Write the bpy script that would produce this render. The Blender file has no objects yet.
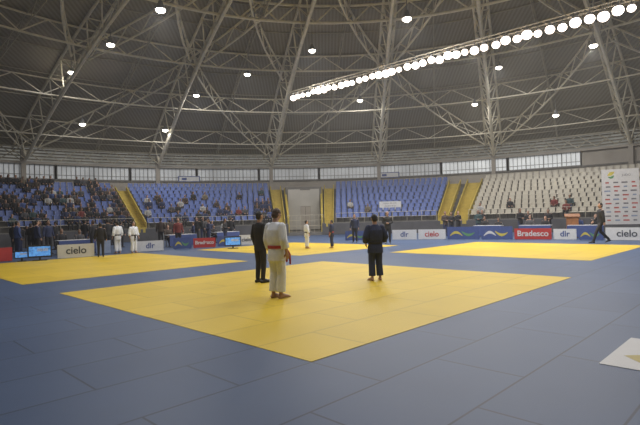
import bpy, math, random
from mathutils import Vector, Matrix, Euler
from mathutils.bvhtree import BVHTree
random.seed(7)
sc = bpy.context.scene
COL = sc.collection
try:
    sc.view_settings.view_transform = 'Standard'
except Exception:
    pass
F = 488.0; CZ = 1.695; HY = 216.0; GZ = 0.045
ROLL = math.radians(1.5); CR = math.cos(ROLL); SR = math.sin(ROLL)
def uv(px, py):
    dx = px - 320; dy = py - HY
    return dx * CR - dy * SR, dx * SR + dy * CR
def G(px, py, z=GZ):
    u, v = uv(px, py); d = (CZ - z) * F / v
    return Vector((u / F * d, d, z))
def PD(px, py, d):
    u, v = uv(px, py)
    return Vector((u / F * d, d, CZ - v * d / F))
A0 = math.radians(45.5)
U2 = Vector((math.cos(A0), math.sin(A0), 0)); U1 = Vector((-math.sin(A0), math.cos(A0), 0))
N0 = Vector((-.14, 5.55, 0))
def ST(s, t, z=0):
    v = N0 + U1 * s + U2 * t; v.z = z; return v
CC = Vector((0, 16, 0))
def theta(px, R):
    d = Vector(((px - 320) / F, 1, 0)).normalized()
    b = CC.dot(d); t = b + math.sqrt(b * b - CC.length_squared + R * R)
    p = d * t - CC
    return math.atan2(p.y, p.x)
def pol(th, R, z=0):
    return Vector((CC.x + R * math.cos(th), CC.y + R * math.sin(th), z))

# ------------------------------------------------------------ materials
def mat(name, c, rough=.6, var=.12, scale=6, emit=0, metal=0, c2=None, bump=0):
    m = bpy.data.materials.new(name); m.use_nodes = True
    nt = m.node_tree; b = nt.nodes['Principled BSDF']
    tc = nt.nodes.new('ShaderNodeTexCoord'); n = nt.nodes.new('ShaderNodeTexNoise')
    n.inputs['Scale'].default_value = scale; n.inputs['Detail'].default_value = 4
    nt.links.new(tc.outputs['Object'], n.inputs['Vector'])
    r = nt.nodes.new('ShaderNodeValToRGB')
    a = [x * (1 - var) for x in c]; d = [min(1, x * (1 + var)) for x in (c2 or c)]
    r.color_ramp.elements[0].color = (*a, 1); r.color_ramp.elements[1].color = (*d, 1)
    r.color_ramp.elements[0].position = .3; r.color_ramp.elements[1].position = .7
    nt.links.new(n.outputs['Fac'], r.inputs['Fac'])
    nt.links.new(r.outputs['Color'], b.inputs['Base Color'])
    b.inputs['Roughness'].default_value = rough; b.inputs['Metallic'].default_value = metal
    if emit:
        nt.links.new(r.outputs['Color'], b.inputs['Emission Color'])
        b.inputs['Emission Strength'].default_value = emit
    if bump:
        bp = nt.nodes.new('ShaderNodeBump'); bp.inputs['Strength'].default_value = bump
        nt.links.new(n.outputs['Fac'], bp.inputs['Height']); nt.links.new(bp.outputs['Normal'], b.inputs['Normal'])
    return m
def mat_tatami(name, c1, c2, cm):
    m = bpy.data.materials.new(name); m.use_nodes = True
    nt = m.node_tree; b = nt.nodes['Principled BSDF']
    tc = nt.nodes.new('ShaderNodeTexCoord'); mp = nt.nodes.new('ShaderNodeMapping')
    mp.inputs['Rotation'].default_value = (0, 0, -A0)
    q = Matrix.Rotation(-A0, 3, 'Z') @ N0
    mp.inputs['Location'].default_value = (-q.x, -q.y, 0)
    br = nt.nodes.new('ShaderNodeTexBrick')
    br.inputs['Scale'].default_value = 1; br.inputs['Mortar Size'].default_value = .012
    br.inputs['Mortar Smooth'].default_value = .2
    br.inputs['Brick Width'].default_value = 2; br.inputs['Row Height'].default_value = 1
    br.inputs['Color1'].default_value = (*c1, 1); br.inputs['Color2'].default_value = (*c2, 1)
    br.inputs['Mortar'].default_value = (*cm, 1)
    nt.links.new(tc.outputs['Object'], mp.inputs['Vector']); nt.links.new(mp.outputs['Vector'], br.inputs['Vector'])
    n = nt.nodes.new('ShaderNodeTexNoise'); n.inputs['Scale'].default_value = .8; n.inputs['Detail'].default_value = 6
    nt.links.new(tc.outputs['Object'], n.inputs['Vector'])
    r = nt.nodes.new('ShaderNodeValToRGB')
    r.color_ramp.elements[0].color = (.82, .82, .82, 1); r.color_ramp.elements[1].color = (1.1, 1.1, 1.1, 1)
    nt.links.new(n.outputs['Fac'], r.inputs['Fac'])
    mx = nt.nodes.new('ShaderNodeMixRGB'); mx.blend_type = 'MULTIPLY'; mx.inputs['Fac'].default_value = 1
    nt.links.new(br.outputs['Color'], mx.inputs['Color1']); nt.links.new(r.outputs['Color'], mx.inputs['Color2'])
    nt.links.new(mx.outputs['Color'], b.inputs['Base Color'])
    b.inputs['Roughness'].default_value = .48
    b.inputs['Specular IOR Level'].default_value = .33
    return m
def mat_wave(name, c1, c2, scale, axis='Z', rough=.6):
    m = bpy.data.materials.new(name); m.use_nodes = True
    nt = m.node_tree; b = nt.nodes['Principled BSDF']
    tc = nt.nodes.new('ShaderNodeTexCoord'); w = nt.nodes.new('ShaderNodeTexWave')
    w.bands_direction = axis; w.inputs['Scale'].default_value = scale
    nt.links.new(tc.outputs['Object'], w.inputs['Vector'])
    r = nt.nodes.new('ShaderNodeValToRGB')
    r.color_ramp.elements[0].color = (*c1, 1); r.color_ramp.elements[1].color = (*c2, 1)
    nt.links.new(w.outputs['Fac'], r.inputs['Fac']); nt.links.new(r.outputs['Color'], b.inputs['Base Color'])
    b.inputs['Roughness'].default_value = rough
    return m

M = {}
M['tat_blue'] = mat_tatami('tatami_blue', (.050, .082, .165), (.058, .094, .185), (.022, .036, .075))
M['tat_yel'] = mat_tatami('tatami_yellow', (.60, .42, .022), (.66, .465, .028), (.40, .275, .015))
M['floor'] = mat('hall_floor', (.12, .14, .18), .5)
M['conc'] = mat('concrete', (.15, .145, .14), .85, .15, 1.5, bump=.1)
M['conc_d'] = mat('concrete_dark', (.08, .08, .09), .85, .15, 1.5)
M['wall'] = mat('painted_wall', (.33, .305, .275), .8, .1, .8)
M['entr'] = mat('pale_wall', (.37, .36, .34), .8, .08, .8)
M['roof'] = mat_wave('roof_sheet', (.24, .22, .18), (.33, .305, .25), 1.2, 'X')
M['steel'] = mat('cream_steel', (.76, .71, .58), .5, .1, 3)
M['steel_d'] = mat('brown_steel', (.42, .385, .31), .5, .1, 3)
M['ystair'] = mat('yellow_paint', (.42, .32, .06), .6, .12, 3)
M['sblue'] = mat('blue_plastic', (.065, .11, .32), .45, .08, 3)
M['swhite'] = mat('cream_plastic', (.37, .345, .29), .45, .08, 3)
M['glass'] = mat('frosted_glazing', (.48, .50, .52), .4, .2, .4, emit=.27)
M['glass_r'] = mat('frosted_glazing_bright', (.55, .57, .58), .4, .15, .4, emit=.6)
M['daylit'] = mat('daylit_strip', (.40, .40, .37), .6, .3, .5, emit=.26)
M['louv'] = mat('louvre_slat', (.26, .24, .20), .6, .12, 2)
M['frame'] = mat('dark_frame', (.05, .05, .05), .5)
M['frame_g'] = mat('grey_frame', (.22, .22, .22), .5)
M['lamp'] = mat('lamp_glow', (1, .92, .78), .4, .02, 3, emit=14)
M['flood'] = mat('flood_glow', (1, .84, .72), .4, .02, 3, emit=6)
M['white'] = mat('white_vinyl', (.56, .57, .59), .5, .04)
M['greyw'] = mat('grey_white_vinyl', (.47, .47, .48), .5, .04)
M['red'] = mat('red_vinyl', (.40, .035, .035), .5, .05)
M['blue'] = mat('navy_vinyl', (.05, .08, .23), .5, .1)
M['mid'] = mat('grey_blue_vinyl', (.20, .25, .36), .5, .1)
M['yel'] = mat('yellow_vinyl', (.50, .42, .08), .5, .05)
M['green'] = mat('green_vinyl', (.10, .26, .12), .5, .05)
M['black'] = mat('black_plastic', (.02, .02, .022), .5, .1)
M['dtext'] = mat('dark_print', (.04, .05, .07), .5, .05)
M['gtext'] = mat('grey_print', (.16, .16, .18), .5, .05)
M['rtext'] = mat('faded_red_print', (.38, .10, .09), .5, .05)
M['screen'] = mat('screen_glow', (.08, .26, .65), .3, .5, 9, emit=.6)
M['wood'] = mat('wood', (.24, .10, .04), .5, .2, 8)
M['tan'] = mat('tan_print', (.40, .33, .12), .6, .05)
M['skin'] = mat('skin', (.42, .25, .18), .55, .08, 12)
M['skin2'] = mat('skin_tan', (.26, .15, .10), .55, .08, 12)
M['hairb'] = mat('hair_brown', (.07, .04, .025), .6, .3, 40)
M['hairk'] = mat('hair_black', (.015, .013, .013), .6, .3, 40)
M['giw'] = mat('gi_white', (.74, .77, .84), .8, .08, 10, bump=.4)
M['gib'] = mat('gi_navy', (.018, .026, .07), .8, .2, 10, bump=.4)
M['suit'] = mat('suit_black', (.014, .014, .018), .7, .15, 14, bump=.15)
M['beltr'] = mat('belt_red', (.38, .045, .035), .7, .1)
M['beltk'] = mat('belt_black', (.01, .01, .012), .7, .1)
M['lips'] = mat('lips', (.28, .08, .07), .5, .05)
cl = {'cloth_black': (.015, .015, .02), 'cloth_grey': (.06, .06, .07), 'cloth_navy': (.02, .03, .08), 'cloth_white': (.32, .32, .32),
      'cloth_red': (.14, .025, .025), 'cloth_brown': (.05, .035, .03), 'cloth_teal': (.03, .06, .07), 'cloth_tan': (.13, .11, .08), 'cloth_blue': (.04, .07, .2)}
for k, v in cl.items(): M[k] = mat(k, v, .8, .15, 8)

# ------------------------------------------------------------ mesh builder
class MB:
    def __init__(s): s.v = []; s.f = []; s.m = []
    def add(s, vs, fs, m=0):
        o = len(s.v); s.v += [tuple(x) for x in vs]
        for f in fs: s.f.append(tuple(i + o for i in f)); s.m.append(m)
    def tube(s, a, b, r0, r1=None, n=6, m=0):
        a = Vector(a); b = Vector(b); r1 = r0 if r1 is None else r1
        d = (b - a)
        if d.length < 1e-6: return
        d.normalize(); u = d.orthogonal().normalized(); w = d.cross(u)
        vs = []
        for p, r in ((a, r0), (b, r1)):
            for i in range(n):
                t = 2 * math.pi * i / n; vs.append(p + (u * math.cos(t) + w * math.sin(t)) * r)
        fs = [(i, (i + 1) % n, n + (i + 1) % n, n + i) for i in range(n)]
        fs += [tuple(range(n - 1, -1, -1)), tuple(range(n, 2 * n))]
        s.add(vs, fs, m)
    def ell(s, c, rx, ry, rz, m=0, n=12, k=8, R=None):
        c = Vector(c); vs = [Vector((0, 0, -rz))]
        for j in range(1, k):
            ph = -math.pi / 2 + math.pi * j / k
            for i in range(n):
                t = 2 * math.pi * i / n
                vs.append(Vector((rx * math.cos(ph) * math.cos(t), ry * math.cos(ph) * math.sin(t), rz * math.sin(ph))))
        vs.append(Vector((0, 0, rz)))
        if R: vs = [R @ v for v in vs]
        vs = [v + c for v in vs]
        fs = [(0, 1 + (i + 1) % n, 1 + i) for i in range(n)]
        for j in range(k - 2):
            for i in range(n):
                a = 1 + j * n + i; b = 1 + j * n + (i + 1) % n
                fs.append((a, b, b + n, a + n))
        l = len(vs) - 1; q = 1 + (k - 2) * n
        fs += [(q + i, q + (i + 1) % n, l) for i in range(n)]
        s.add(vs, fs, m)
    def chain(s, pts, rs, m=0, n=10):
        for i in range(len(pts) - 1):
            s.tube(pts[i], pts[i + 1], rs[i], rs[i + 1], n, m)
        for p, r in zip(pts, rs): s.ell(p, r, r, r, m, 10, 6)
    def loft(s, secs, m=0, n=20):
        vs = []
        for c, rx, ry in secs:
            for i in range(n):
                t = 2 * math.pi * i / n
                vs.append((c[0] + rx * math.cos(t), c[1] + ry * math.sin(t), c[2]))
        fs = []
        for j in range(len(secs) - 1):
            for i in range(n):
                a = j * n + i; b = j * n + (i + 1) % n
                fs.append((a, b, b + n, a + n))
        fs += [tuple(range(n - 1, -1, -1)), tuple(range((len(secs) - 1) * n, len(secs) * n))]
        s.add(vs, fs, m)
    def box(s, c, sx, sy, sz, m=0, R=None):
        vs = [Vector((x * sx / 2, y * sy / 2, z * sz / 2)) for z in (-1, 1) for y in (-1, 1) for x in (-1, 1)]
        if R: vs = [R @ v for v in vs]
        c = Vector(c); vs = [v + c for v in vs]
        s.add(vs, [(0, 2, 3, 1), (4, 5, 7, 6), (0, 1, 5, 4), (2, 6, 7, 3), (0, 4, 6, 2), (1, 3, 7, 5)], m)
    def prism(s, poly, z0, z1, m=0):
        n = len(poly)
        vs = [(p[0], p[1], z0) for p in poly] + [(p[0], p[1], z1) for p in poly]
        fs = [(i, (i + 1) % n, n + (i + 1) % n, n + i) for i in range(n)] + [tuple(range(n - 1, -1, -1)), tuple(range(n, 2 * n))]
        s.add(vs, fs, m)
    def mesh(s, name, mats, smooth=False):
        me = bpy.data.meshes.new(name); me.from_pydata(s.v, [], s.f); 
        for k in mats: me.materials.append(M[k] if isinstance(k, str) else k)
        me.polygons.foreach_set('material_index', s.m)
        if smooth: me.polygons.foreach_set('use_smooth', [True] * len(s.f))
        me.update(); return me
    def remesh(s, name, mats, vox, smooth=2):
        me = s.mesh(name + '_src', mats)
        ob = bpy.data.objects.new('tmp', me); COL.objects.link(ob)
        r = ob.modifiers.new('r', 'REMESH'); r.mode = 'VOXEL'; r.voxel_size = vox
        if smooth:
            k = ob.modifiers.new('s', 'SMOOTH'); k.factor = .5; k.iterations = smooth
        dg = bpy.context.evaluated_depsgraph_get(); dg.update()
        out = bpy.data.meshes.new_from_object(ob.evaluated_get(dg)); out.name = name
        bpy.data.objects.remove(ob)
        out.materials.clear()
        for k in mats: out.materials.append(M[k])
        if len(mats) > 1:
            bvh = BVHTree.FromPolygons([Vector(v) for v in s.v], s.f)
            for p in out.polygons:
                h = bvh.find_nearest(p.center)
                p.material_index = s.m[h[2]] if h[2] is not None else 0
        else:
            for p in out.polygons: p.material_index = 0
        for p in out.polygons: p.use_smooth = True
        bpy.data.meshes.remove(me)
        return out
def obj(name, me, label=None, category=None, kind=None, group=None, parent=None, loc=None, rz=None):
    o = bpy.data.objects.new(name, me); COL.objects.link(o)
    if loc is not None: o.location = loc
    if rz is not None: o.rotation_euler = (0, 0, rz)
    if label: o['label'] = label
    if category: o['category'] = category
    if kind: o['kind'] = kind
    if group: o['group'] = group
    if parent: o.parent = parent
    return o

# ------------------------------------------------------------ floor & mats
mb = MB(); mb.prism([pol(2 * math.pi * i / 96, 38) for i in range(96)], -.2, 0)
obj('floor', mb.mesh('floor', ['floor']), kind='structure')
mb = MB(); mb.prism([pol(2 * math.pi * i / 96, 26.6) for i in range(96)], 0, .04)
obj('tatami_flooring', mb.mesh('tatami_flooring', ['tat_blue']), 'blue judo tatami panels covering the whole arena floor', 'mat')
def ymat(s0, s1, t0, t1, lab):
    mb = MB(); mb.prism([ST(s0, t0), ST(s0, t1), ST(s1, t1), ST(s1, t0)], .04, GZ)
    obj('tatami_contest_area', mb.mesh('yellow_area', ['tat_yel']), lab, 'mat', group='yellow judo contest areas')
ymat(0, 8.45, 0, 8.85, 'yellow rectangular judo contest area under three standing people')
ymat(11.1, 20.2, -.1, 7.5, 'yellow judo contest area beside the advertising boards')
ymat(.8, 8.7, 13.3, 21.3, 'yellow judo contest area before the cream seats')
ymat(11.1, 19.2, 10.2, 17.3, 'yellow judo contest area with two young judokas')
# white printed sticker
L0 = G(598, 363)
mb = MB(); q = [L0, L0 - U1 * 1.3, L0 - U1 * 1.3 + U2 * 1.4, L0 + U2 * 1.4]
mb.prism([(p.x, p.y) for p in q], .04, .046, 0)
c = L0 - U1 * .38 + U2 * .5
def stp(a, b): return tuple((c - U1 * a + U2 * b)[:2])
mb.prism([stp(-.25, -.02), stp(.02, -.3), stp(.3, -.15), stp(.05, .1), stp(-.1, .12)], .046, .048, 1)
mb.prism([stp(-.1, .25), stp(.3, -.02), stp(.42, .2), stp(.2, .45)], .046, .048, 1)
obj('floor_sticker', mb.mesh('floor_sticker', ['greyw', 'tan']), 'white printed square with tan emblem stuck on blue tatami', 'sticker')

# ------------------------------------------------------------ grandstand
R0 = 27.0; DR = .95; RISE = .38; NR = 10; Z0 = 1.1; RW = 37.2
def rowr(i): return R0 + DR * i
def rowz(i): return Z0 + RISE * i
def profile(gap=False):
    p = [(R0, 0), (R0, Z0)]
    if gap:
        p = [(R0, 0), (R0, .3), (rowr(6), .3), (rowr(6), rowz(8) + .5)]
        p += [(rowr(9), rowz(8) + .5), (rowr(9), rowz(9))]
    else:
        for i in range(1, NR): p += [(rowr(i), rowz(i - 1)), (rowr(i), rowz(i))]
    p += [(RW, rowz(9)), (RW, 0)]
    return p
def lathe(mb, prof, t0, t1, n, m=0, caps=True):
    k = len(prof); vs = []
    for i in range(n + 1):
        th = t0 + (t1 - t0) * i / n
        for r, z in prof: vs.append(pol(th, r, z))
    fs = []
    for i in range(n):
        for j in range(k - 1):
            a = i * k + j; fs.append((a, a + k, a + k + 1, a + 1))
    if caps: fs += [tuple(range(k)), tuple(n * k + j for j in range(k - 1, -1, -1))]
    mb.add(vs, fs, m)
tv0 = theta(286, 33); tv1 = theta(322, 33)
tl = theta(-60, 33) ; tr = theta(700, 33)
mb = MB()
lathe(mb, profile(), tv0, tl, 60); lathe(mb, profile(True), tv1, tv0, 8); lathe(mb, profile(), tr, tv1, 60)
obj('grandstand', mb.mesh('grandstand', ['conc']), 'curved stepped concrete grandstand around the arena floor', 'grandstand')
for a, b in ((tr, tv1), (tv0, tl)):
    mb = MB(); lathe(mb, [(R0 - .05, .05), (R0 - .05, 1.02), (R0 - .02, 1.02), (R0 - .02, .05)], a, b, 60)
    obj('grandstand_facing', mb.mesh('facing', ['conc_d']), 'dark painted low wall facing along the grandstand', 'wall', group='grandstand facings')
pA = pol((tv0 + tv1) / 2, rowr(6) - .08)
ang = (tv0 + tv1) / 2 - math.pi / 2
Rz = Matrix.Rotation(ang, 3, 'Z')
def rl(x, y, z): 
    v = Rz @ Vector((x, y, z)); return Vector((pA.x + v.x, pA.y + v.y, v.z))
mb = MB()
mb.box(rl(-.95, -.02, 2.4), 1.2, .1, 4.0, 0, Rz); mb.box(rl(1.1, -.02, 2.4), .9, .1, 4.0, 0, Rz); mb.box(rl(.15, -.02, 3.5), 1.0, .1, 1.6, 0, Rz)
obj('entrance_wall', mb.mesh('entrance_wall', ['entr']), 'pale grey wall with doorway set into the grandstand', 'wall')
mb = MB(); mb.box(rl(.15, .0, 1.5), .98, .06, 2.35, 0, Rz); mb.box(rl(.15, -.035, 1.5), .03, .02, 2.3, 1, Rz)
obj('door_1', mb.mesh('door', ['wall', 'frame']), kind='structure')
mb = MB()
for z in (.85, 1.35, 1.8):
    mb.tube(rl(-1.6, -5.4, z), rl(1.6, -5.4, z), .022)
for i in range(9): mb.tube(rl(-1.6 + .4 * i, -5.4, .3), rl(-1.6 + .4 * i, -5.4, 1.8), .016)
obj('entrance_railing', mb.mesh('erail', ['steel_d']), 'thin metal railing across the grandstand entrance', 'railing')
for th, sg in ((tv0, 1), (tv1, -1)):
    mb = MB(); w = .003
    pr = [(R0, .3), (R0, Z0 + .55)] + [(rowr(8), rowz(8) + .55), (rowr(8), .3)]
    lathe(mb, pr, th - w, th + w, 1)
    obj('parapet', mb.mesh('parapet', ['ystair']), 'sloping yellow painted parapet beside the grandstand entrance', 'parapet', group='yellow entrance parapets')
aisles = [(121, 132), (272, 282), (325, 334), (447, 458), (465, 479)]
for a, b in aisles:
    t0 = theta(a, 33); t1 = theta(b, 33)
    mb = MB()
    for i in range(NR):
        if i < 9:
            lathe(mb, [(rowr(i) - .05, rowz(i) - .36), (rowr(i) - .05, rowz(i) + .05), (rowr(i + 1) - .42, rowz(i) + .05), (rowr(i + 1) - .42, rowz(i) + .22), (rowr(i + 1) + .02, rowz(i) + .22), (rowr(i + 1) + .02, rowz(i) - .36)], t1, t0, 2)
        else:
            lathe(mb, [(rowr(9) - .05, rowz(9) - .36), (rowr(9) - .05, rowz(9) + .05), (RW - .6, rowz(9) + .05), (RW - .6, rowz(9) - .36)], t1, t0, 2)
    for tt in (t0, t1):
        lathe(mb, [(R0, Z0), (R0, Z0 + .45), (rowr(9), rowz(9) + .45), (rowr(9), rowz(9))], tt - .0012, tt + .0012, 1)
    obj('stair_aisle', mb.mesh('aisle', ['ystair']), 'yellow painted aisle stairs climbing between seat blocks', 'stairs', group='yellow grandstand stairs')
def seat_mesh(name, mk):
    mb = MB(); prof = [(.2, .40), (.16, .43), (-.1, .41), (-.17, .46), (-.22, .65), (-.25, .82)]
    cols = [(-.22, .035), (-.12, 0), (.12, 0), (.22, .035)]
    n = len(prof); vs = []
    for off in (0, 1):
        for x, up in cols:
            for j, (y, z) in enumerate(prof):
                k = j / (n - 1)
                yy = y + up * k; zz = z + up * (1 - k)
                if off: yy -= .025 * k; zz -= .025 * (1 - k)
                vs.append((x, yy, zz))
    fs = []
    for c_ in range(3):
        for j in range(n - 1):
            a = c_ * n + j; fs.append((a, a + 1, a + n + 1, a + n)); b = a + 4 * n; fs.append((b, b + n, b + n + 1, b + 1))
    for c_ in (0, 3):
        for j in range(n - 1):
            a = c_ * n + j; fs.append((a, a + 1, a + 1 + 4 * n, a + 4 * n))
    for j in (0, n - 1):
        for c_ in range(3):
            a = c_ * n + j; fs.append((a, a + n, a + n + 4 * n, a + 4 * n))
    mb.add(vs, fs, 0); mb.box((0, -.02, .2), .06, .06, .4, 1); mb.box((0, -.02, .01), .2, .2, .02, 1)
    return mb, mb.mesh(name, [mk, 'frame'], False)
mbB, seatB = seat_mesh('seat_blue', 'sblue'); mbW, seatW = seat_mesh('seat_cream', 'swhite')
blocks = [(-20, 118, 'b', 'A'), (134, 270, 'b', 'B'), (336, 445, 'b', 'C'), (481, 655, 'w', 'D')]
seats = []
for a, b, k, nm in blocks:
    ta = theta(b, 33); tb = theta(a, 33)
    for i in range(NR):
        r = rowr(i) + .42; n = max(1, int((tb - ta) * r / .53))
        for j in range(n):
            th = ta + (tb - ta) * (j + .5) / n
            seats.append((pol(th, r, rowz(i)), th, k, nm, i))
srt = sorted([s for s in seats if abs(s[0].x / s[0].y) < .67], key=lambda s: s[0].x ** 2 + s[0].y ** 2)
near = set(id(s) for s in srt[:300])
for s in srt[:300]:
    me, lab, grp = (seatB, 'blue moulded plastic stadium seat on the concrete steps', 'blue grandstand seats') if s[2] == 'b' else (seatW, 'cream moulded plastic stadium seat on the concrete steps', 'cream grandstand seats')
    obj('stadium_seat', me, lab, 'seat', group=grp, loc=s[0], rz=s[1] + math.pi / 2)
for kk, mbs, mk, lab, grp in (('b', mbB, 'sblue', 'rows of further blue plastic stadium seats', 'blue grandstand seats'), ('w', mbW, 'swhite', 'rows of further cream plastic stadium seats', 'cream grandstand seats')):
    big = MB()
    for s in seats:
        if s[2] != kk or id(s) in near: continue
        Rm = Matrix.Rotation(s[1] + math.pi / 2, 3, 'Z')
        vs = [Rm @ Vector(v) + s[0] for v in mbs.v]
        o = len(big.v); big.v += [tuple(v) for v in vs]; big.f += [tuple(i + o for i in f) for f in mbs.f]; big.m += mbs.m
    obj('stadium_seats', big.mesh('seat_mass', [mk, 'frame']), lab, 'seats', kind='stuff', group=grp)
for (ta, tb) in ((theta(119, 33), tl), (theta(269, 33), theta(135, 33)), (theta(445, 33), theta(337, 33)), (tr, theta(480, 33))):
    mb = MB(); n = max(4, int((tb - ta) * R0 / 1.2))
    for i in range(n + 1):
        th = ta + (tb - ta) * i / n
        mb.tube(pol(th, R0 + .06, Z0), pol(th, R0 + .06, Z0 + .8), .02)
        if i < n:
            t2 = ta + (tb - ta) * (i + 1) / n
            for h in (.4, .8): mb.tube(pol(th, R0 + .06, Z0 + h), pol(t2, R0 + .06, Z0 + h), .018)
    obj('guard_rail', mb.mesh('rail', ['steel_d']), 'thin metal guard rail along the front of the grandstand', 'railing', group='grandstand guard rails')

# ------------------------------------------------------------ upper wall
ZW1 = 5.65; ZW2 = 7.0; ZR = 8.5
TAU = 2 * math.pi
mb = MB(); lathe(mb, [(RW + .3, rowz(9) - .2), (RW + .3, ZW1), (RW + .6, ZW1), (RW + .6, rowz(9) - .2)], 0, TAU, 120, caps=False)
obj('wall_back', mb.mesh('wall_back', ['wall']), kind='structure')
mb = MB(); lathe(mb, [(RW + .1, ZW2), (RW + .1, ZW2 + .22), (RW + .6, ZW2 + .22), (RW + .6, ZW2), (RW + .1, ZW2)], 0, TAU, 120, caps=False)
obj('trim_1', mb.mesh('beam', ['wall']), kind='structure')
mb = MB(); lathe(mb, [(RW + .2, ZW1 - .1), (RW + .2, ZW1 + .05), (RW + .6, ZW1 + .05), (RW + .6, ZW1 - .1), (RW + .2, ZW1 - .1)], 0, TAU, 120, caps=False)
obj('trim_2', mb.mesh('sill', ['conc']), kind='structure')
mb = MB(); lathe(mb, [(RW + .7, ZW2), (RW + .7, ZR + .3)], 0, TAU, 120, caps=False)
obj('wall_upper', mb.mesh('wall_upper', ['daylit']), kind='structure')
for k in range(4):
    z = ZW2 + .45 + k * .28
    mb = MB(); lathe(mb, [(RW + .35, z - .05), (RW + .45, z + .06), (RW + .47, z + .04), (RW + .37, z - .07), (RW + .35, z - .05)], 0, TAU, 120, caps=False)
    obj('trim_%d' % (k + 3), mb.mesh('louvre', ['louv']), kind='structure')
mb = MB(); N = 150
for i in range(N):
    a = TAU * i / N; b = TAU * (i + 1) / N
    if math.sin(a) < -.35: continue
    mb.tube(pol(a, RW - .02, ZW2 + .3), pol(b, RW - .02, ZR - .05), .045, n=4); mb.tube(pol(b, RW - .02, ZW2 + .3), pol(a, RW - .02, ZR - .05), .045, n=4)
    mb.tube(pol(a, RW - .02, ZR - .05), pol(b, RW - .02, ZR - .05), .08, n=5)
obj('eave_lattice', mb.mesh('eave', ['steel_d']), 'crossed steel lattice girder running along the roof eave', 'girder')
mb = MB(); lathe(mb, [(RW, 0), (RW, rowz(9))], tl, tr + TAU, 60, caps=False)
obj('wall_front', mb.mesh('wall_front', ['conc']), kind='structure')
for k in range(36):
    t0 = k * math.pi / 18; W = math.pi / 18
    mid = math.degrees(t0) + 5
    if 0 < mid < 46:
        mb = MB(); lathe(mb, [(RW + .42, ZW1), (RW + .42, ZW2)], t0, t0 + W, 6, 0, caps=False)
        obj('wall_fascia', mb.mesh('fascia', ['wall']), kind='structure'); continue
    mb = MB(); lathe(mb, [(RW + .5, ZW1), (RW + .5, ZW2)], t0 + .003, t0 + W - .003, 6, 0, caps=False)
    for i in range(17):
        th = t0 + .003 + (W - .006) * i / 16
        mb.tube(pol(th, RW + .44, ZW1), pol(th, RW + .44, ZW2), .045 if i % 4 == 0 else .025, n=4, m=1)
    for z in (ZW1 + .1, ZW1 + .45, ZW2 - .05):
        for i in range(6):
            a = t0 + .003 + (W - .006) * i / 6; b = t0 + .003 + (W - .006) * (i + 1) / 6
            mb.tube(pol(a, RW + .44, z), pol(b, RW + .44, z), .03, n=4, m=1)
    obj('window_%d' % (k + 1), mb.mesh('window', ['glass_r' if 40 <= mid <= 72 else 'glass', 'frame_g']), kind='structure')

# ------------------------------------------------------------ roof
HUB = Vector((4, 15, 0)); ZT = 19.6
def S(th, t, dz=0):
    w = pol(th, RW + .7); p = w * (1 - t) + HUB * t
    p.z = ZR + (ZT - ZR) * (1 - (1 - t) ** 2) + dz; return p
mb = MB(); NT = 22; NA = 120; vs = []
for j in range(NT + 1):
    for i in range(NA): vs.append(S(TAU * i / NA, j / NT))
fs = [(j * NA + i, j * NA + (i + 1) % NA, (j + 1) * NA + (i + 1) % NA, (j + 1) * NA + i) for j in range(NT) for i in range(NA)]
mb.add(vs, fs); obj('ceiling', mb.mesh('ceiling', ['roof'], True), kind='structure')
def roofz(p):
    v = Vector((p.x, p.y, 0)) - HUB
    d = v.normalized(); o = HUB - CC; b = o.dot(d); L = -b + math.sqrt(b * b - o.length_squared + (RW + .7) ** 2)
    t = 1 - v.length / L
    return ZR + (ZT - ZR) * (1 - (1 - t) ** 2)
NRIB = 20
ribs = [math.radians(8 + 18 * k) for k in range(NRIB)]
def visth(th): return math.sin(th) > -.35
vis = [t for t in ribs if visth(t)]
for th in vis:
    mb = MB(); lat = Vector((-math.sin(th), math.cos(th), 0)); st = .055; n = 14
    top = [[S(th, i * st, -.25) + lat * (.75 * sg * (1 - i * st * .8)) for i in range(n + 1)] for sg in (-1, 1)]
    bot = [S(th, (i + .5) * st, -1.8) for i in range(n)]
    for i in range(n):
        for sd in (0, 1):
            mb.tube(top[sd][i], top[sd][i + 1], .10); mb.tube(top[sd][i], bot[i], .055); mb.tube(bot[i], top[sd][i + 1], .055)
        mb.tube(top[0][i], top[1][i], .045)
        if i < n - 1: mb.tube(bot[i], bot[i + 1], .14)
    mb.tube(pol(th, RW - .3, ZR - .4), bot[0], .12)
    obj('roof_truss', mb.mesh('rib', ['steel']), 'cream steel triangular truss spanning under the domed roof', 'truss', group='radial roof trusses')
    mb = MB(); Rm = Matrix.Rotation(th, 3, 'Z'); mb.box(pol(th, RW + .25, (rowz(9) + ZR - .3) / 2), .32, .38, ZR - .3 - rowz(9), 0, Rm)
    obj('wall_column', mb.mesh('column', ['wall']), 'concrete column rising along the upper wall to the roof', 'column', group='concrete wall columns')
def girder(P, Q, nn, dep, r, name, lab, grp, mk):
    mb = MB(); pts = [(P[0] + (Q[0] - P[0]) * i / nn, P[1] + (Q[1] - P[1]) * i / nn) for i in range(nn + 1)]
    for i in range(nn):
        a = pts[i]; b = pts[i + 1]; m_ = ((a[0] + b[0]) / 2, (a[1] + b[1]) / 2)
        mb.tube(S(*a, -.3), S(*b, -.3), r, n=5); mb.tube(S(*a, -.3), S(*m_, -dep), r * .6, n=4); mb.tube(S(*m_, -dep), S(*b, -.3), r * .6, n=4)
        if i: mb.tube(S((pts[i - 1][0] + a[0]) / 2, (pts[i - 1][1] + a[1]) / 2, -dep), S(*m_, -dep), r, n=5)
    obj(name, mb.mesh(name, [mk]), lab, 'truss', group=grp)
dth = math.radians(18)
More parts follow.
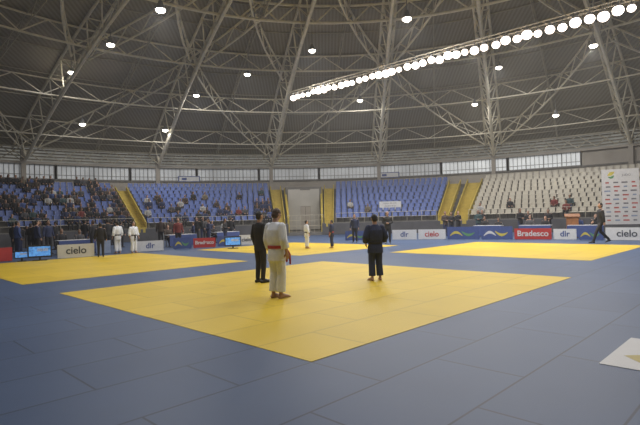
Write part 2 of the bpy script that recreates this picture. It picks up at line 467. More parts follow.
for k, th in enumerate(ribs):
    if not (visth(th) and visth(th + dth)): continue
    a, b = (th, th + dth) if k % 2 else (th + dth, th)
    girder((a, .03), (b, .34), 8, 1.3, .075, 'brace_truss', 'cream diagonal brace truss linking two roof trusses', 'diagonal brace trusses', 'steel')
    girder((b, .34), (a, .66), 7, 1.3, .085, 'brace_truss', 'cream diagonal brace truss linking two roof trusses', 'diagonal brace trusses', 'steel')
    if th > math.radians(95): girder((a, .30), (b, .62), 7, 1.3, .08, 'brace_truss', 'cream diagonal brace truss linking two roof trusses', 'diagonal brace trusses', 'steel')
    girder((th + dth / 2, .02), (th + dth / 2, .68), 16, 1.0, .045, 'minor_truss', 'slim brown radial truss between the main roof trusses', 'minor radial trusses', 'steel_d')
for t, r in ((.10, .045), (.22, .06), (.36, .07), (.50, .09)):
    mb = MB(); N = 90
    for i in range(N):
        a = TAU * i / N; b = TAU * (i + 1) / N
        if not visth((a + b) / 2): continue
        mb.tube(S(a, t, -.3), S(b, t, -.3), r); mb.tube(S(a, t, -1.5), S(b, t, -1.5), r * 1.1)
        if i % 2: mb.tube(S(a, t, -.3), S(b, t, -1.5), r * .65)
        else: mb.tube(S(a, t, -1.5), S(b, t, -.3), r * .65)
    obj('ring_truss', mb.mesh('ring', ['steel']), 'cream steel lattice truss ringing the underside of the roof', 'truss', group='ring roof trusses')
for k in range(10):
    t = .03 + k * .065
    mb = MB(); N = 72
    for i in range(N):
        a = TAU * i / N; b = TAU * (i + 1) / N
        if not visth((a + b) / 2): continue
        mb.tube(S(a, t, -.1), S(b, t, -.1), .045, n=4)
    obj('roof_purlin', mb.mesh('purlin', ['steel_d']), 'brown steel purlin ring under the corrugated roof', 'purlin', group='roof purlins')

# ------------------------------------------------------------ lamps
mb = MB(); mb.loft([((0, 0, 0), .26, .26), ((0, 0, .25), .14, .14), ((0, 0, .42), .10, .10)], 0, 14); hb = mb.mesh('housing', ['frame_g'])
mb = MB(); mb.ell((0, 0, -.03), .24, .24, .13, 0, 14, 8); ln = mb.mesh('lens', ['lamp'], True)
mbr = MB(); mbr.tube((0, 0, .4), (0, 0, 1.2), .02); hbr = mbr.mesh('rod', ['frame_g'])
LAMP_W = 430
def lamp(p, power=1.0):
    o = obj('high_bay_lamp', hb, 'round hanging high bay lamp glowing under the roof', 'lamp', group='high bay lamps', loc=p)
    obj('lamp_lens', ln, parent=o); obj('lamp_rod', hbr, parent=o)
    if power:
        ld = bpy.data.lights.new('bay', 'AREA'); ld.shape = 'DISK'; ld.size = .5; ld.energy = LAMP_W * power; ld.color = (1, .97, .93)
        lo = bpy.data.objects.new('bay_light', ld); COL.objects.link(lo); lo.location = (p[0], p[1], p[2] - .18)
for px, py, d in ((160, 9, 24), (110, 44, 31), (71, 72, 36), (196, 95, 44), (312, 50, 34), (407, 18, 26), (594, 45, 31), (499, 67, 37), (247, 74, 42), (360, 100, 48), (556, 115, 40), (165, 130, 47), (82, 124, 40), (475, 104, 46)):
    far = d > 38
    p = PD(px, py, d)
    while p.z + 1.3 > roofz(p): d *= .98; p = PD(px, py, d)
    lamp(p, .3 if px < 120 else (.5 if far else 1))
for x, y, pw_ in ((-14, 6, .25), (-5, 8, .75), (6, 8, .95), (15, 6, .5), (-9, -4, .12), (9, -4, .12), (-18, 16, .2), (19, 15, .8), (-6, 16, .9), (6, 15, 1)):
    lamp(Vector((x, y, 12.5)), pw_)
e0 = PD(291, 98, 37.2); e1 = PD(690, -8, 19.2)
nF = 44; dv = (e1 - e0)
mb = MB(); w_ = Vector((0, 0, 1)); per = Vector((dv.y, -dv.x, 0)).normalized()
for i in range(nF // 2):
    a = e0 + dv * (2 * i / nF) + w_ * .4; b = e0 + dv * ((2 * i + 2) / nF) + w_ * .4
    for o1 in (-per * .25, per * .25):
        mb.tube(a + o1, b + o1, .03)
    mb.tube(a - per * .25, a + per * .25, .02)
obj('lighting_catwalk', mb.mesh('catwalk', ['steel_d']), 'slim steel gantry carrying a long row of floodlights', 'catwalk')
mbh = MB(); mbh.loft([((0, 0, .05), .18, .17), ((0, 0, .15), .16, .14), ((0, 0, .28), .1, .1)], 0, 12); mbh.tube((0, 0, .28), (0, 0, .42), .03)
fh = mbh.mesh('flood_housing', ['frame_g'])
mbl = MB(); mbl.ell((0, 0, 0), .22, .21, .20, 0, 14, 8); fl = mbl.mesh('flood_lens', ['flood'], True)
for i in range(nF):
    p = e0 + dv * (i + .5 + random.uniform(-.12, .12)) / nF + Vector((0, 0, random.uniform(-.06, .06)))
    o = obj('floodlight', fh, 'bright round floodlight hung in a row beneath the catwalk', 'floodlight', group='row of floodlights', loc=p)
    q = random.uniform(.75, 1.15); o.scale = (q, q, q)
    obj('flood_lens', fl, parent=o)
    if i % 5 == 2:
        ld = bpy.data.lights.new('fl', 'AREA'); ld.shape = 'DISK'; ld.size = .4; ld.energy = 300; ld.color = (1, .95, .88)
        lo = bpy.data.objects.new('flood_light', ld); COL.objects.link(lo); lo.location = p - Vector((0, 0, .28))

# ------------------------------------------------------------ text
def text(s, size, mk, off=.0):
    cu = bpy.data.curves.new('t', 'FONT'); cu.body = s; cu.size = size; cu.align_x = 'CENTER'; cu.align_y = 'CENTER'; cu.extrude = .002; cu.offset = off
    ob = bpy.data.objects.new('tmp', cu); COL.objects.link(ob)
    dg = bpy.context.evaluated_depsgraph_get(); dg.update()
    me = bpy.data.meshes.new_from_object(ob.evaluated_get(dg)); bpy.data.objects.remove(ob)
    me.materials.clear(); me.materials.append(M[mk]); return me
def lettering(parent, s, size, mk, x, y, z, off=.01):
    o = obj('lettering', text(s, size, mk, off), parent=parent); o.location = (x, y, z); o.rotation_euler = (math.pi / 2, 0, 0); return o
def board(a, b, h, base, txt=None, tcol='dtext', accent=None, lab='', fs=.75):
    a = Vector(a); b = Vector(b); v = b - a; L = v.length - .05; ang = math.atan2(v.y, v.x)
    o = obj('advertising_board', None, lab, 'board', group='advertising boards', loc=(a.x + v.x / 2, a.y + v.y / 2, .04), rz=ang)
    mb = MB(); mb.box((0, 0, h / 2 + .02), L, .03, h, 0)
    obj('panel', mb.mesh('panel', [base]), parent=o)
    mb = MB()
    for x in (-L / 2 + .1, L / 2 - .1):
        mb.tube((x, .02, h * .8), (x, .3, .02), .012); mb.box((x, .14, .01), .03, .34, .02)
    for z in (.03, h + .01): mb.box((0, .01, z), L + .01, .045, .02)
    obj('frame', mb.mesh('frame', ['frame']), parent=o)
    if txt: lettering(o, txt, min(h * fs, L / (len(txt) * .55)), tcol, 0, -.02, h / 2 + .03, .008)
    if accent:
        for idx, (x0, x1, zb, bow) in enumerate(((-L * .42, -L * .02, .3, .35), (-L * .05, L * .35, .55, -.3))):
            mb = MB(); n = 8; vs = []
            for i in range(n + 1):
                f = i / n; x = x0 + (x1 - x0) * f; z = h * (zb + bow * math.sin(f * math.pi) * .8 + (.1 if idx else 0) * (1 - f)); wd = h * .11 * math.sin(math.pi * (.12 + .8 * f))
                vs += [(x, -.018, min(h - .03, z + wd)), (x, -.018, max(.05, z - wd))]
            mb.add(vs, [(2 * i, 2 * i + 1, 2 * i + 3, 2 * i + 2) for i in range(n)])
            obj('printed_swirl', mb.mesh('swirl', [accent[idx]]), parent=o)
    return o
BW = 'white advertising board with dark lower-case lettering'
BR = 'red advertising board with white lettering beside the mats'
BB = 'navy blue board with yellow and green curved emblem'
LB = [(-12, 13, 263, 261, .6, 'red', None, None, None, 'red plain advertising board beside the mats'),
      (57, 95, 259, 256.5, .62, 'white', 'cielo', 'dtext', None, BW),
      (96, 111, 254.5, 253, .66, 'mid', None, None, None, 'grey blue plain advertising board beside the mats'),
      (136, 164, 252.3, 250.6, .55, 'white', 'dlr', 'blue', None, BW),
      (173, 192, 249.3, 248.4, .62, 'blue', None, None, ['yel', 'green'], BB),
      (193, 216, 248.3, 247.2, .55, 'red', 'Bradesco', 'white', None, BR),
      (217, 238, 246.6, 245.6, .6, 'blue', None, None, ['yel', 'green'], BB),
      (239, 254, 245.4, 244.7, .6, 'white', 'cielo', 'dtext', None, BW),
      (345, 368, 240.6, 240.3, .6, 'blue', None, None, ['yel', 'green'], BB),
      (369, 391, 240.2, 240, .6, 'mid', None, None, ['yel', 'white'], 'grey blue board with curved emblem'),
      (392, 417, 239.9, 239.7, .62, 'white', 'dlr', 'blue', None, BW),
      (418, 446, 239.6, 239.5, .62, 'white', 'cielo', 'red', None, 'white advertising board with red lower-case lettering'),
      (447, 480, 239.4, 239.4, .75, 'blue', None, None, ['yel', 'green'], BB),
      (481, 513, 239.4, 239.5, .75, 'blue', None, None, ['white', 'yel'], 'navy blue board with white and yellow curved emblem'),
      (514, 552, 239.5, 239.7, .62, 'red', 'Bradesco', 'white', None, BR),
      (553, 577, 239.7, 239.9, .58, 'white', 'dlr', 'blue', None, BW),
      (578, 604, 240, 240.2, .62, 'blue', None, None, ['yel', 'green'], BB),
      (605, 650, 240.3, 240.9, .65, 'white', 'cielo', 'dtext', None, BW)]
for a, b, ya, yb, h, base_, tx, tc_, ac, lab in LB:
    board(G(a, ya, .04), G(b, yb, .04), h, base_, tx, tc_ or 'dtext', ac, lab)

p = PD(621, 216, 27.3); p.z = .04
bo = obj('sponsor_banner', None, 'tall white event banner with logo and sponsor marks', 'banner', loc=p, rz=math.radians(-25))
mb = MB(); mb.box((0, 0, 2.3), 1.8, .04, 3.1, 0); obj('panel', mb.mesh('panel', ['greyw']), parent=bo)
mb = MB()
for x in (-.88, .88): mb.tube((x, .05, 0), (x, .05, 3.8), .025); mb.box((x, .1, .03), .08, .7, .06)
obj('frame', mb.mesh('frame', ['frame']), parent=bo)
def logo(vs, mk):
    mb = MB(); mb.add(vs, [tuple(range(len(vs)))]); obj('printed_logo', mb.mesh('logo', [mk]), parent=bo)
logo([(-.62, -.025, 3.5), (-.5, -.025, 3.7), (-.25, -.025, 3.72), (-.32, -.025, 3.57), (-.45, -.025, 3.48)], 'yel')
logo([(-.6, -.025, 3.42), (-.45, -.025, 3.44), (-.28, -.025, 3.52), (-.33, -.025, 3.36), (-.46, -.025, 3.32)], 'green')
lettering(bo, 'JUDO', .17, 'gtext', .3, -.026, 3.5, 0)
for r in range(10):
    for c_ in range(4):
        z = 3.1 - r * .235; x = -.63 + c_ * .42 + (.04 if r % 2 else 0); ww = .09 + .03 * ((r + c_) % 3)
        logo([(x - ww, -.025, z - .04), (x + ww, -.025, z - .04), (x + ww * .9, -.025, z + .04), (x - ww, -.025, z + .04)], ['rtext', 'gtext', 'gtext', 'rtext', 'mid'][(r * 2 + c_) % 5])
tb_ = theta(391, 29.5)
p = pol(tb_, 28.8, rowz(1)); mb = MB(); mb.box((0, 0, 1.0), 2.0, .03, .75); mb.tube((-.98, 0, 0), (-.98, 0, 1.4), .02, m=1); mb.tube((.98, 0, 0), (.98, 0, 1.4), .02, m=1)
bo = obj('hanging_banner', mb.mesh('banner', ['white', 'frame']), 'small white banner with writing hung over blue seats', 'banner', loc=p, rz=tb_ - math.pi / 2)
for r in range(3):
    lettering(bo, 'equipe de judo'[:14 - r * 2], .2, 'gtext', 0, -.02, 1.22 - r * .24, 0)
for px, py in ((190, 179), (390, 175)):
    th = theta(px, RW + .2); q = pol(th, RW + .2, 0); u, v = uv(px, py); q.z = CZ - v * q.y / F
    mb = MB(); mb.box((0, 0, 0), 2.2, .06, .6, 0); mb.box((0, -.035, 0), 2.0, .01, .45, 1); mb.box((-.5, -.045, 0), .5, .01, .25, 0)
    obj('wall_sign', mb.mesh('sign', ['blue', 'white']), 'white and blue rectangular sign fixed to upper wall', 'sign', group='wall signs', loc=q, rz=th - math.pi / 2)

# ------------------------------------------------------------ people
def V(*a): return Vector(a)
def hand(mb, w, d, pn, side, m, curl=.5):
    d = d.normalized(); pn = (pn - d * pn.dot(d)).normalized(); t = d.cross(pn) * side
    for k, (o, L) in enumerate(((.034, .070), (.011, .078), (-.012, .073), (-.034, .058))):
        kn = w + d * .085 + t * o * .95
        mb.tube(w + t * o * .5, kn, .015, .014, 8, m)
        a = kn; dd = d.copy()
        for sgl, r in ((.42, .0095), (.32, .0088), (.26, .0078)):
            dd = (dd + pn * curl * .6).normalized(); b = a + dd * L * sgl
            mb.chain([a, b], [r, r * .95], m, 8); a = b
    a = w + d * .025 + t * .028; b = a + (d * .6 + t * .6 + pn * .3).normalized() * .045; c_ = b + (d * .9 + t * .15 + pn * .3).normalized() * .035
    mb.chain([a, b, c_], [.014, .012, .009], m, 8)
def P0(**k):
    J = dict(dz=0, sh=.185, el=None, wr=None, hip=.09, kn=[V(-.1, .02, .5), V(.1, .02, .5)], an=[V(-.11, -.02, .08), V(.11, -.02, .08)],
             ft=[V(-.13, .17, .03), V(.13, .17, .03)], hy=0, hp=0, curl=.45, pn=None, bag=1.0)
    J['el'] = [V(-.25, -.02, 1.15), V(.25, -.02, 1.15)]; J['wr'] = [V(-.27, .06, .90), V(.27, .06, .90)]
    J.update(k); return J
def head_xf(J):
    R = Matrix.Rotation(J['hy'], 3, 'Z') @ Matrix.Rotation(J['hp'], 3, 'X'); c = V(0, .01, 1.55 + J['dz'])
    return lambda x, y, z: c + R @ (V(x, y, z + J['dz']) - c), R
def add_skin(mb, J, m=0, ms=None):
    dz = J['dz']; ms = m if ms is None else ms
    H, R = head_xf(J)
    mb.ell(H(0, .0, 1.648), .076, .094, .106, m, 16, 12, R); mb.ell(H(0, .03, 1.585), .054, .06, .062, m, 12, 8, R)
    mb.chain([H(0, .092, 1.645), H(0, .112, 1.612)], [.010, .015], m, 8)
    mb.ell(H(0, .085, 1.66), .045, .012, .012, m, 10, 6, R); mb.ell(H(0, .083, 1.58), .028, .012, .012, m, 10, 6, R)
    for s in (-1, 1): mb.ell(H(.078 * s, -.005, 1.635), .012, .022, .032, m, 8, 6, R)
    mb.tube(V(0, -.015, 1.42 + dz), H(0, -.005, 1.58), .062, .054, 12, m)
    mb.loft([(V(0, 0, .84 + dz), .12, .085), (V(0, 0, .93 + dz), .165, .11), (V(0, 0, 1.06 + dz), .142, .10), (V(0, 0, 1.2 + dz), .155, .108), (V(0, 0, 1.34 + dz), .172, .112), (V(0, -.01, 1.42 + dz), .15, .085), (V(0, -.01, 1.47 + dz), .07, .055)], m)
    for i, s in ((0, -1), (1, 1)):
        sh = V(J['sh'] * s, -.01, 1.415 + dz); e = J['el'][i] + V(0, 0, dz); w = J['wr'][i] + V(0, 0, dz)
        mb.chain([sh, sh.lerp(e, .5), e, e.lerp(w, .35), w], [.055, .048, .04, .041, .026], m)
        pn = J['pn'][i] if J['pn'] else V(-s, .3, 0)
        hand(mb, w, (w - e), pn, -1 if pn.cross(V(0, 0, 1)).y * s > 0 else 1, m, J['curl'])
        hp = V(J['hip'] * s, 0, .91 + dz); k = J['kn'][i]; a = J['an'][i]; f = J['ft'][i]
        mb.chain([hp, hp.lerp(k, .5), k, k.lerp(a, .35), a], [.088, .075, .055, .056, .037], m)
        heel = a + V(0, -.04, -.045); mb.chain([a, heel], [.037, .033], ms)
        mb.chain([heel, a.lerp(f, .5) + V(0, 0, -.01), f], [.034, .04, .028], ms); mb.chain([a, f], [.036, .026], ms)
        dirn = (f - a); dirn.z = 0; dirn.normalize(); sd = V(dirn.y, -dirn.x, 0)
        for q in range(5): mb.ell(f + sd * (.03 - .015 * q) + dirn * .028 + V(0, 0, -.01), .01, .018, .012, ms, 8, 6)
def add_hair(mb, J, m=0, long=False):
    H, R = head_xf(J)
    mb.ell(H(0, -.014, 1.672), .083, .094, .094, m, 16, 10, R); mb.ell(H(0, -.035, 1.62), .076, .072, .075, m, 14, 8, R)
    if long: mb.chain([H(0, -.08, 1.66), H(0, -.12, 1.58), H(0, -.11, 1.45)], [.045, .04, .02], m)
def add_jacket(mb, J, m=0, style='gi', md=None):
    dz = J['dz']; B = J['bag']
    if style == 'gi':
        mb.loft([(V(0, 0, .73 + dz), .195 * B, .15 * B), (V(0, 0, .86 + dz), .19 * B, .145 * B), (V(0, 0, .97 + dz), .172 * B, .132 * B), (V(0, 0, 1.01 + dz), .16 * B, .122 * B), (V(0, 0, 1.08 + dz), .182 * B, .142 * B), (V(0, -.005, 1.22 + dz), .198 * B, .15 * B), (V(0, -.01, 1.34 + dz), .2 * B, .138 * B), (V(0, -.015, 1.43 + dz), .16, .10), (V(0, -.015, 1.49 + dz), .085, .078)], m)
        for s in (-1, 1): mb.chain([V(.05 * s, .05, 1.47 + dz), V(.045 * s, .115, 1.38 + dz), V(-.03 * s, .142, 1.2 + dz), V(-.06 * s, .134, 1.04 + dz)], [.022] * 4, m)
        rr = [.085, .084, .08, .082]; fr = .66
    else:
        lo = .80 if style == 'suit' else .9
        mb.loft([(V(0, 0, lo + dz), .18, .132), (V(0, 0, .95 + dz), .178, .128), (V(0, 0, 1.08 + dz), .162, .12), (V(0, 0, 1.25 + dz), .185, .128), (V(0, 0, 1.36 + dz), .195, .122), (V(0, -.01, 1.44 + dz), .162, .092), (V(0, -.015, 1.485 + dz), .08, .07)], m)
        rr = [.072, .064, .056, .045]; fr = .93
    for i, s in ((0, -1), (1, 1)):
        sh = V(J['sh'] * s, -.01, 1.40 + dz); e = J['el'][i] + V(0, 0, dz); w = J['wr'][i] + V(0, 0, dz)
        mb.chain([sh, sh.lerp(e, .5), e], rr[:3], m); mb.ell(e.lerp(w, .2), rr[2], rr[2], rr[2], m)
        mb.tube(e, e.lerp(w, fr), rr[2], rr[3], 12, m)
def add_trousers(mb, J, m=0, style='gi'):
    dz = J['dz']; g = style == 'gi'
    mb.loft([(V(0, 0, .83 + dz), .15, .11), (V(0, 0, .93 + dz), .172, .12), (V(0, 0, 1.03 + dz), .15, .11)], m)
    for i, s in ((0, -1), (1, 1)):
        hp = V(J['hip'] * s, 0, .90 + dz); k = J['kn'][i]; a = J['an'][i]
        mb.chain([hp, hp.lerp(k, .5), k], [.10, .10, .09] if g else [.098, .086, .07], m)
        end = k.lerp(a, .88 if g else .97)
        mb.tube(k, end, .09 if g else .07, .092 if g else .055, 12, m)
def add_belt(mb, J, m=0):
    dz = J['dz']; B = J['bag']
    mb.loft([(V(0, 0, .975 + dz), .182 * B, .143 * B), (V(0, 0, 1.035 + dz), .182 * B, .143 * B)], m)
    for x0, y0 in J.get('tails', [(0, .14)]):
        mb.ell((x0, y0, 1.005 + dz), .04, .035, .03, m)
        ox, oy = J.get('tdir', (0, .03))
        mb.chain([V(x0 + .02, y0, 1.0 + dz), V(x0 + .04 + ox, y0 + oy, .86 + dz), V(x0 + .05 + ox, y0 + oy, .68 + dz)], [.021] * 3, m); mb.chain([V(x0 - .02, y0, 1.0 + dz), V(x0 - .04 + ox, y0 + oy, .85 + dz), V(x0 - .05 + ox, y0 + oy, .72 + dz)], [.021] * 3, m)

def main_person(loc, rz, h, J, top, bot, hairm, style, belt=None, label='', vox=.009, shoes=False, skin='skin'):
    mb = MB(); add_skin(mb, J); me = mb.remesh('body', [skin], .0075, 2)
    body = obj('person', me, label, 'person', loc=loc, rz=rz); k = h / 1.75; body.scale = (k, k, k)
    def part(nm, fn, mk, v=vox, sm=3):
        mb = MB(); fn(mb); return obj(nm, mb.remesh(nm, [mk], v, sm), parent=body)
    part('jacket', lambda b: add_jacket(b, J, 0, style), top)
    part('trousers', lambda b: add_trousers(b, J, 0, style), bot)
    part('hair', lambda b: add_hair(b, J), hairm, .008)
    if belt: part('belt', lambda b: add_belt(b, J), belt, .008, 1)
    if shoes:
        for i in (0, 1):
            a = J['an'][i]; f = J['ft'][i]
            part('shoe', lambda b: (b.chain([a + V(0, -.045, -.043), a.lerp(f, .5) + V(0, 0, -.012), f + V(0, .03, 0)], [.042, .046, .036]), b.chain([a, f], [.046, .034])), 'black', .008)
    H, R = head_xf(J)
    for s in (-1, 1):
        mb = MB(); mb.ell(H(.03 * s, .086, 1.642), .012, .008, .007, 0, 8, 6, R); obj('eye', mb.mesh('eye', ['black'], True), parent=body)
    mb = MB(); mb.ell(H(0, .092, 1.582), .024, .006, .006, 0, 8, 6, R); obj('mouth', mb.mesh('mouth', ['lips'], True), parent=body)
    return body
pw = G(277.5, 298); pr = G(261, 282.5); pk = G(376, 280.5)
JW = P0(an=[V(-.085, -.03, .08), V(.09, .01, .08)], kn=[V(-.09, .02, .5), V(.095, .04, .5)], ft=[V(-.09, .16, .03), V(.10, .20, .03)], el=[V(-.24, -.03, 1.15), V(.24, -.03, 1.15)], wr=[V(-.24, .06, .9), V(.24, .05, .9)], hp=-.32, tails=[(.13, .10)], tdir=(.06, .04), bag=1.06)
main_person(pw, -.75, 1.82, JW, 'giw', 'giw', 'hairb', 'gi', 'beltr', 'judoka in white gi with red belt standing on yellow mat')
JR = P0(sh=.175, el=[V(-.235, -.04, 1.15), V(.235, -.04, 1.15)], wr=[V(-.235, .05, .90), V(.235, .05, .90)], an=[V(-.1, -.02, .08), V(.1, -.02, .08)])
main_person(pr, -.75, 1.80, JR, 'suit', 'suit', 'hairk', 'suit', None, 'referee in black suit standing behind the white-clad judoka', shoes=True)
JK = P0(an=[V(-.11, -.02, .08), V(.11, -.02, .08)], kn=[V(-.10, .02, .5), V(.10, .02, .5)], ft=[V(-.15, .15, .03), V(.15, .15, .03)],
        el=[V(-.285, -.04, 1.16), V(.285, -.04, 1.16)], wr=[V(-.22, .12, .98), V(.22, .12, .98)], hp=-.25, bag=1.1)
main_person(pk, .25, 1.65, JK, 'gib', 'gib', 'hairk', 'gi', 'beltk', 'judoka in dark navy gi standing with hands at belt', skin='skin')

def far_mesh(J, style, mats, vox=.02, belt=False, long=False):
    mb = MB(); add_skin(mb, J, 0, 4 if style != 'gi' else 0)
    add_jacket(mb, J, 1, style); add_trousers(mb, J, 2, style); add_hair(mb, J, 3, long)
    if belt: add_belt(mb, J, 5)
    return mb.remesh('figure', mats, vox, 1)
SEAT = dict(dz=-.46, kn=[V(-.12, .40, .49), V(.12, .40, .49)], an=[V(-.12, .40, .09), V(.12, .40, .09)], ft=[V(-.13, .56, .04), V(.13, .56, .04)],
            el=[V(-.24, .08, 1.14), V(.24, .08, 1.14)], wr=[V(-.14, .30, 1.08), V(.14, .30, 1.08)])
J_sit = P0(**SEAT); J_sit2 = P0(**{**SEAT, 'hy': .6, 'wr': [V(-.1, .3, 1.05), V(.2, .35, 1.05)]}); J_sit3 = P0(**{**SEAT, 'hy': -.5, 'hp': -.2})
J_st = P0(); J_walk = P0(kn=[V(-.1, .22, .52), V(.1, -.03, .5)], an=[V(-.1, .36, .09), V(.1, -.38, .14)], ft=[V(-.1, .54, .035), V(.1, -.23, .035)], wr=[V(-.26, -.05, .9), V(.25, .2, .95)])
J_fold = P0(wr=[V(-.05, .2, 1.1), V(.05, .2, 1.12)])
base = {}
for nm, J, st, lg in (('sit', J_sit, 'shirt', False), ('sit2', J_sit2, 'shirt', True), ('sit3', J_sit3, 'shirt', False), ('st', J_st, 'shirt', False), ('walk', J_walk, 'suit', False), ('fold', J_fold, 'suit', False), ('gist', J_st, 'gi', False)):
    base[nm] = far_mesh(J, st, ['skin', 'suit', 'suit', 'hairk', 'black', 'beltk'], .022, st == 'gi', lg)
cache = {}
def variant(nm, top, bot, hair='hairk', skin='skin', belt='beltk'):
    k = (nm, top, bot, hair, skin, belt)
    if k not in cache:
        me = base[nm].copy()
        for i, q in enumerate((skin, top, bot, hair, 'black', belt)): me.materials[i] = M[q]
        cache[k] = me
    return cache[k]
CN = {'cloth_black': 'black', 'cloth_grey': 'grey', 'cloth_navy': 'navy', 'cloth_white': 'white', 'cloth_red': 'red', 'cloth_brown': 'brown', 'cloth_teal': 'teal', 'cloth_tan': 'tan', 'cloth_blue': 'blue'}
def rand_person(nm, loc, rz, where, group):
    top = random.choice(['cloth_black'] * 12 + ['cloth_grey'] * 3 + ['cloth_navy'] * 5 + ['cloth_white', 'cloth_red', 'cloth_brown', 'cloth_brown', 'cloth_teal', 'cloth_tan', 'cloth_blue'])
    bot = random.choice(['cloth_black', 'cloth_navy', 'cloth_black'])
    me = variant(nm, top, bot, random.choice(['hairk', 'hairk', 'hairb']), random.choice(['skin', 'skin2', 'skin2']))
    o = obj('person', me, 'person in %s top and %s trousers %s' % (CN[top], CN[bot], where), 'person', group=group, loc=loc, rz=rz)
    k = random.uniform(.93, 1.05); o.scale = (k, k, k); return o
for s in seats:
    pos, th, k, nm, i = s
    if abs(pos.x / pos.y) > .69: continue
    cl_ = .5 + .5 * math.sin(th * 31 + i * .5) * math.cos(th * 17 - i * .9)
    if nm == 'A': pr_ = (.92 if cl_ > .46 else .12) if i > 0 else .5
    elif nm == 'B':
        pr_ = (.30 if cl_ > .6 else .04) if i < 6 else .01
        if i < 4: pr_ = .5 if cl_ > .48 else .1
    else: pr_ = {'C': .0 if i > 2 else .05, 'D': .08 if i < 2 else 0}[nm]
    if random.random() < pr_:
        o = rand_person(random.choice(['sit', 'sit', 'sit2', 'sit3']), pos + Vector((0, 0, .01)), th + math.pi / 2 + random.uniform(-.3, .3), 'sitting in the grandstand', 'seated spectators')
pos_used = []
def free(p, r=.7):
    for q in pos_used:
        if (q - p).length < r: return False
    pos_used.append(p.copy()); return True
def special(nm, px, py, rz, h, top, bot, label, **k):
    p = G(px, py); o = obj('person', variant(nm, top, bot, **k), label, 'person', loc=p, rz=rz); s = h / 1.75; o.scale = (s, s, s); pos_used.append(p)
special('walk', 601, 243, 1.45, 1.92, 'suit', 'suit', 'man in black suit walking beside the advertising boards')
special('fold', 388, 243.5, 3.0, 1.80, 'suit', 'suit', 'referee in black suit standing at the far mat edge')
special('gist', 307, 248.5, -1.2, 1.45, 'giw', 'giw', 'small judoka in white gi facing an opponent')
special('gist', 332, 248, 1.4, 1.42, 'gib', 'gib', 'small judoka in navy gi facing an opponent', belt='beltr')
special('gist', 118, 253.5, 1.0, 1.65, 'giw', 'giw', 'judoka in white gi waiting beside the boards')
special('gist', 134, 253, -2.2, 1.60, 'giw', 'giw', 'judoka in white gi waiting with black belt')
special('st', 101, 257, .4, 1.6, 'cloth_black', 'cloth_black', 'person in black tracksuit standing beside the boards')
special('st', 355, 242.5, 2.8, 1.7, 'cloth_navy', 'cloth_black', 'person in navy top standing near the boards')

def table(px, d, rz, lab):
    p = Vector(((px - 320) / F * d, d, .04))
    t = obj('officials_table', None, lab, 'table', group='officials tables', loc=p, rz=rz)
    mb = MB(); mb.box((0, 0, .73), 1.8, .7, .04); obj('table_top', mb.mesh('top', ['white']), parent=t)
    for x in (-.82, .82):
        for y in (-.28, .28):
            mb = MB(); mb.tube((x, y, 0), (x, y, .71), .02); obj('leg', mb.mesh('leg', ['frame']), parent=t)
    mb = MB(); mb.box((0, -.36, .4), 1.82, .015, .66); obj('table_cloth', mb.mesh('cloth', ['blue']), parent=t)
    R = Matrix.Rotation(rz, 3, 'Z')
    mbc = MB(); mbc.box((0, 0, .43), .42, .42, .03); mbc.box((0, -.2, .72), .42, .03, .3)
    for x in (-.18, .18):
        for y in (-.18, .18): mbc.tube((x, y, 0), (x, y, .42 if y > 0 else .85), .013)
    pos_used.append(p)
    for x in (-.45, .45):
        q = p + R @ Vector((x, .75, 0))
        obj('plastic_chair', mbc.mesh('chair', ['white']), 'white chair behind the officials table', 'chair', group='officials chairs', loc=q, rz=rz + math.pi)
        rand_person('sit', q, rz + math.pi, 'sitting at a table', 'seated officials'); pos_used.append(q)
for px, d, rz in ((180, 30.2, .78), (225, 33.5, .78), (75, 25.6, .78), (488, 32.2, -.6), (535, 30.2, -.6), (585, 27.8, -.6)):
    table(px, d, rz, 'long table with blue cloth behind the boards')
n = 0; nb = Vector((-.73, .68, 0)); bp0 = Vector((-11.6, 22.9, 0)); tries = 0
while n < 36 and tries < 4000:
    tries += 1
    ctr = random.choice([12, 40, 88, 110, 160, 185, 205, 232]); px = random.gauss(ctr, 7); d = random.uniform(22, 39)
    p = Vector(((px - 320) / F * d, d, .04))
    if (p - bp0).dot(nb) < 1.2 or (p - CC).length > 26.3 or not free(p, .62): continue
    o = rand_person(random.choice(['st', 'st', 'fold']), p, random.uniform(0, 6.28), 'standing behind the boards', 'standing bystanders'); n += 1
    q = random.choice([.85, .95, 1, 1.03]); o.scale = (q, q, q)
for px, d in ((445, 34), (451, 35), (458, 34.5), (478, 35), (482, 36), (520, 32.6), (528, 33), (548, 31.4), (555, 31)):
    p = Vector(((px - 320) / F * d, d, .04))
    if free(p, .6): rand_person('fold', p, math.pi + random.uniform(-.6, .6), 'standing behind the boards', 'standing bystanders')
p = PD(572, 216, 28.6); p.z = .04
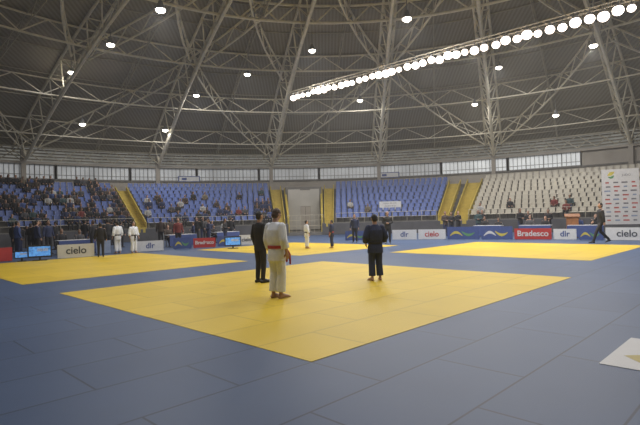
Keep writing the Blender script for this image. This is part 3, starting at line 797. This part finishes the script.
mb = MB(); mb.box((0, 0, .6), .62, .45, 1.2); mb.box((0, -.02, 1.3), .8, .55, .05, 0, Matrix.Rotation(.3, 3, 'X')); mb.box((0, 0, .03), .75, .6, .06)
obj('lectern', mb.mesh('lectern', ['wood']), 'brown wooden lectern standing behind the boards', 'lectern', loc=p, rz=-.4)
def tv(px, py, w, rz):
    p = G(px, py, .04)
    t = obj('scoreboard_monitor', None, 'black flat screen monitor with blue scoreboard display on stand', 'monitor', group='scoreboard monitors', loc=p, rz=rz)
    h = w * .58
    mb = MB(); mb.box((0, 0, .14 + h / 2), w, .06, h); obj('screen_case', mb.mesh('case', ['black']), parent=t)
    mb = MB(); mb.box((0, -.032, .14 + h / 2), w * .88, .004, h * .76); obj('screen', mb.mesh('screen', ['screen']), parent=t)
    mb = MB(); mb.tube((0, 0, .03), (0, 0, .16), .04); mb.box((0, 0, .015), w * .6, .35, .03); obj('stand', mb.mesh('stand', ['black']), parent=t)
    lettering(t, '00:00', h * .35, 'white', w * .12, -.038, .14 + h * .6, .004)
tv(40, 260.5, .95, .5); tv(233, 248.5, .9, .3); tv(22, 261.5, .55, .5)

# ------------------------------------------------------------ world / camera
w = bpy.data.worlds.new('world'); sc.world = w; w.use_nodes = True
wn = w.node_tree
wn.nodes['Background'].inputs[0].default_value = (.5, .55, .6, 1); wn.nodes['Background'].inputs[1].default_value = .3
vs_ = wn.nodes.new('ShaderNodeVolumeScatter'); vs_.inputs['Color'].default_value = (1, 1, 1, 1); vs_.inputs['Density'].default_value = .0013; vs_.inputs['Anisotropy'].default_value = .4
wn.links.new(vs_.outputs[0], wn.nodes['World Output'].inputs['Volume'])
cd = bpy.data.cameras.new('cam'); cam = bpy.data.objects.new('camera', cd); COL.objects.link(cam)
cd.sensor_width = 36; cd.lens = F / 640 * 36; cd.clip_end = 300; cd.clip_start = .1
cam.location = (0, 0, CZ)
Rm = Matrix.Rotation(math.radians(90) + math.atan(3.5 / F), 3, 'X') @ Matrix.Rotation(-ROLL, 3, 'Z')
cam.rotation_euler = Rm.to_euler()
sc.camera = cam
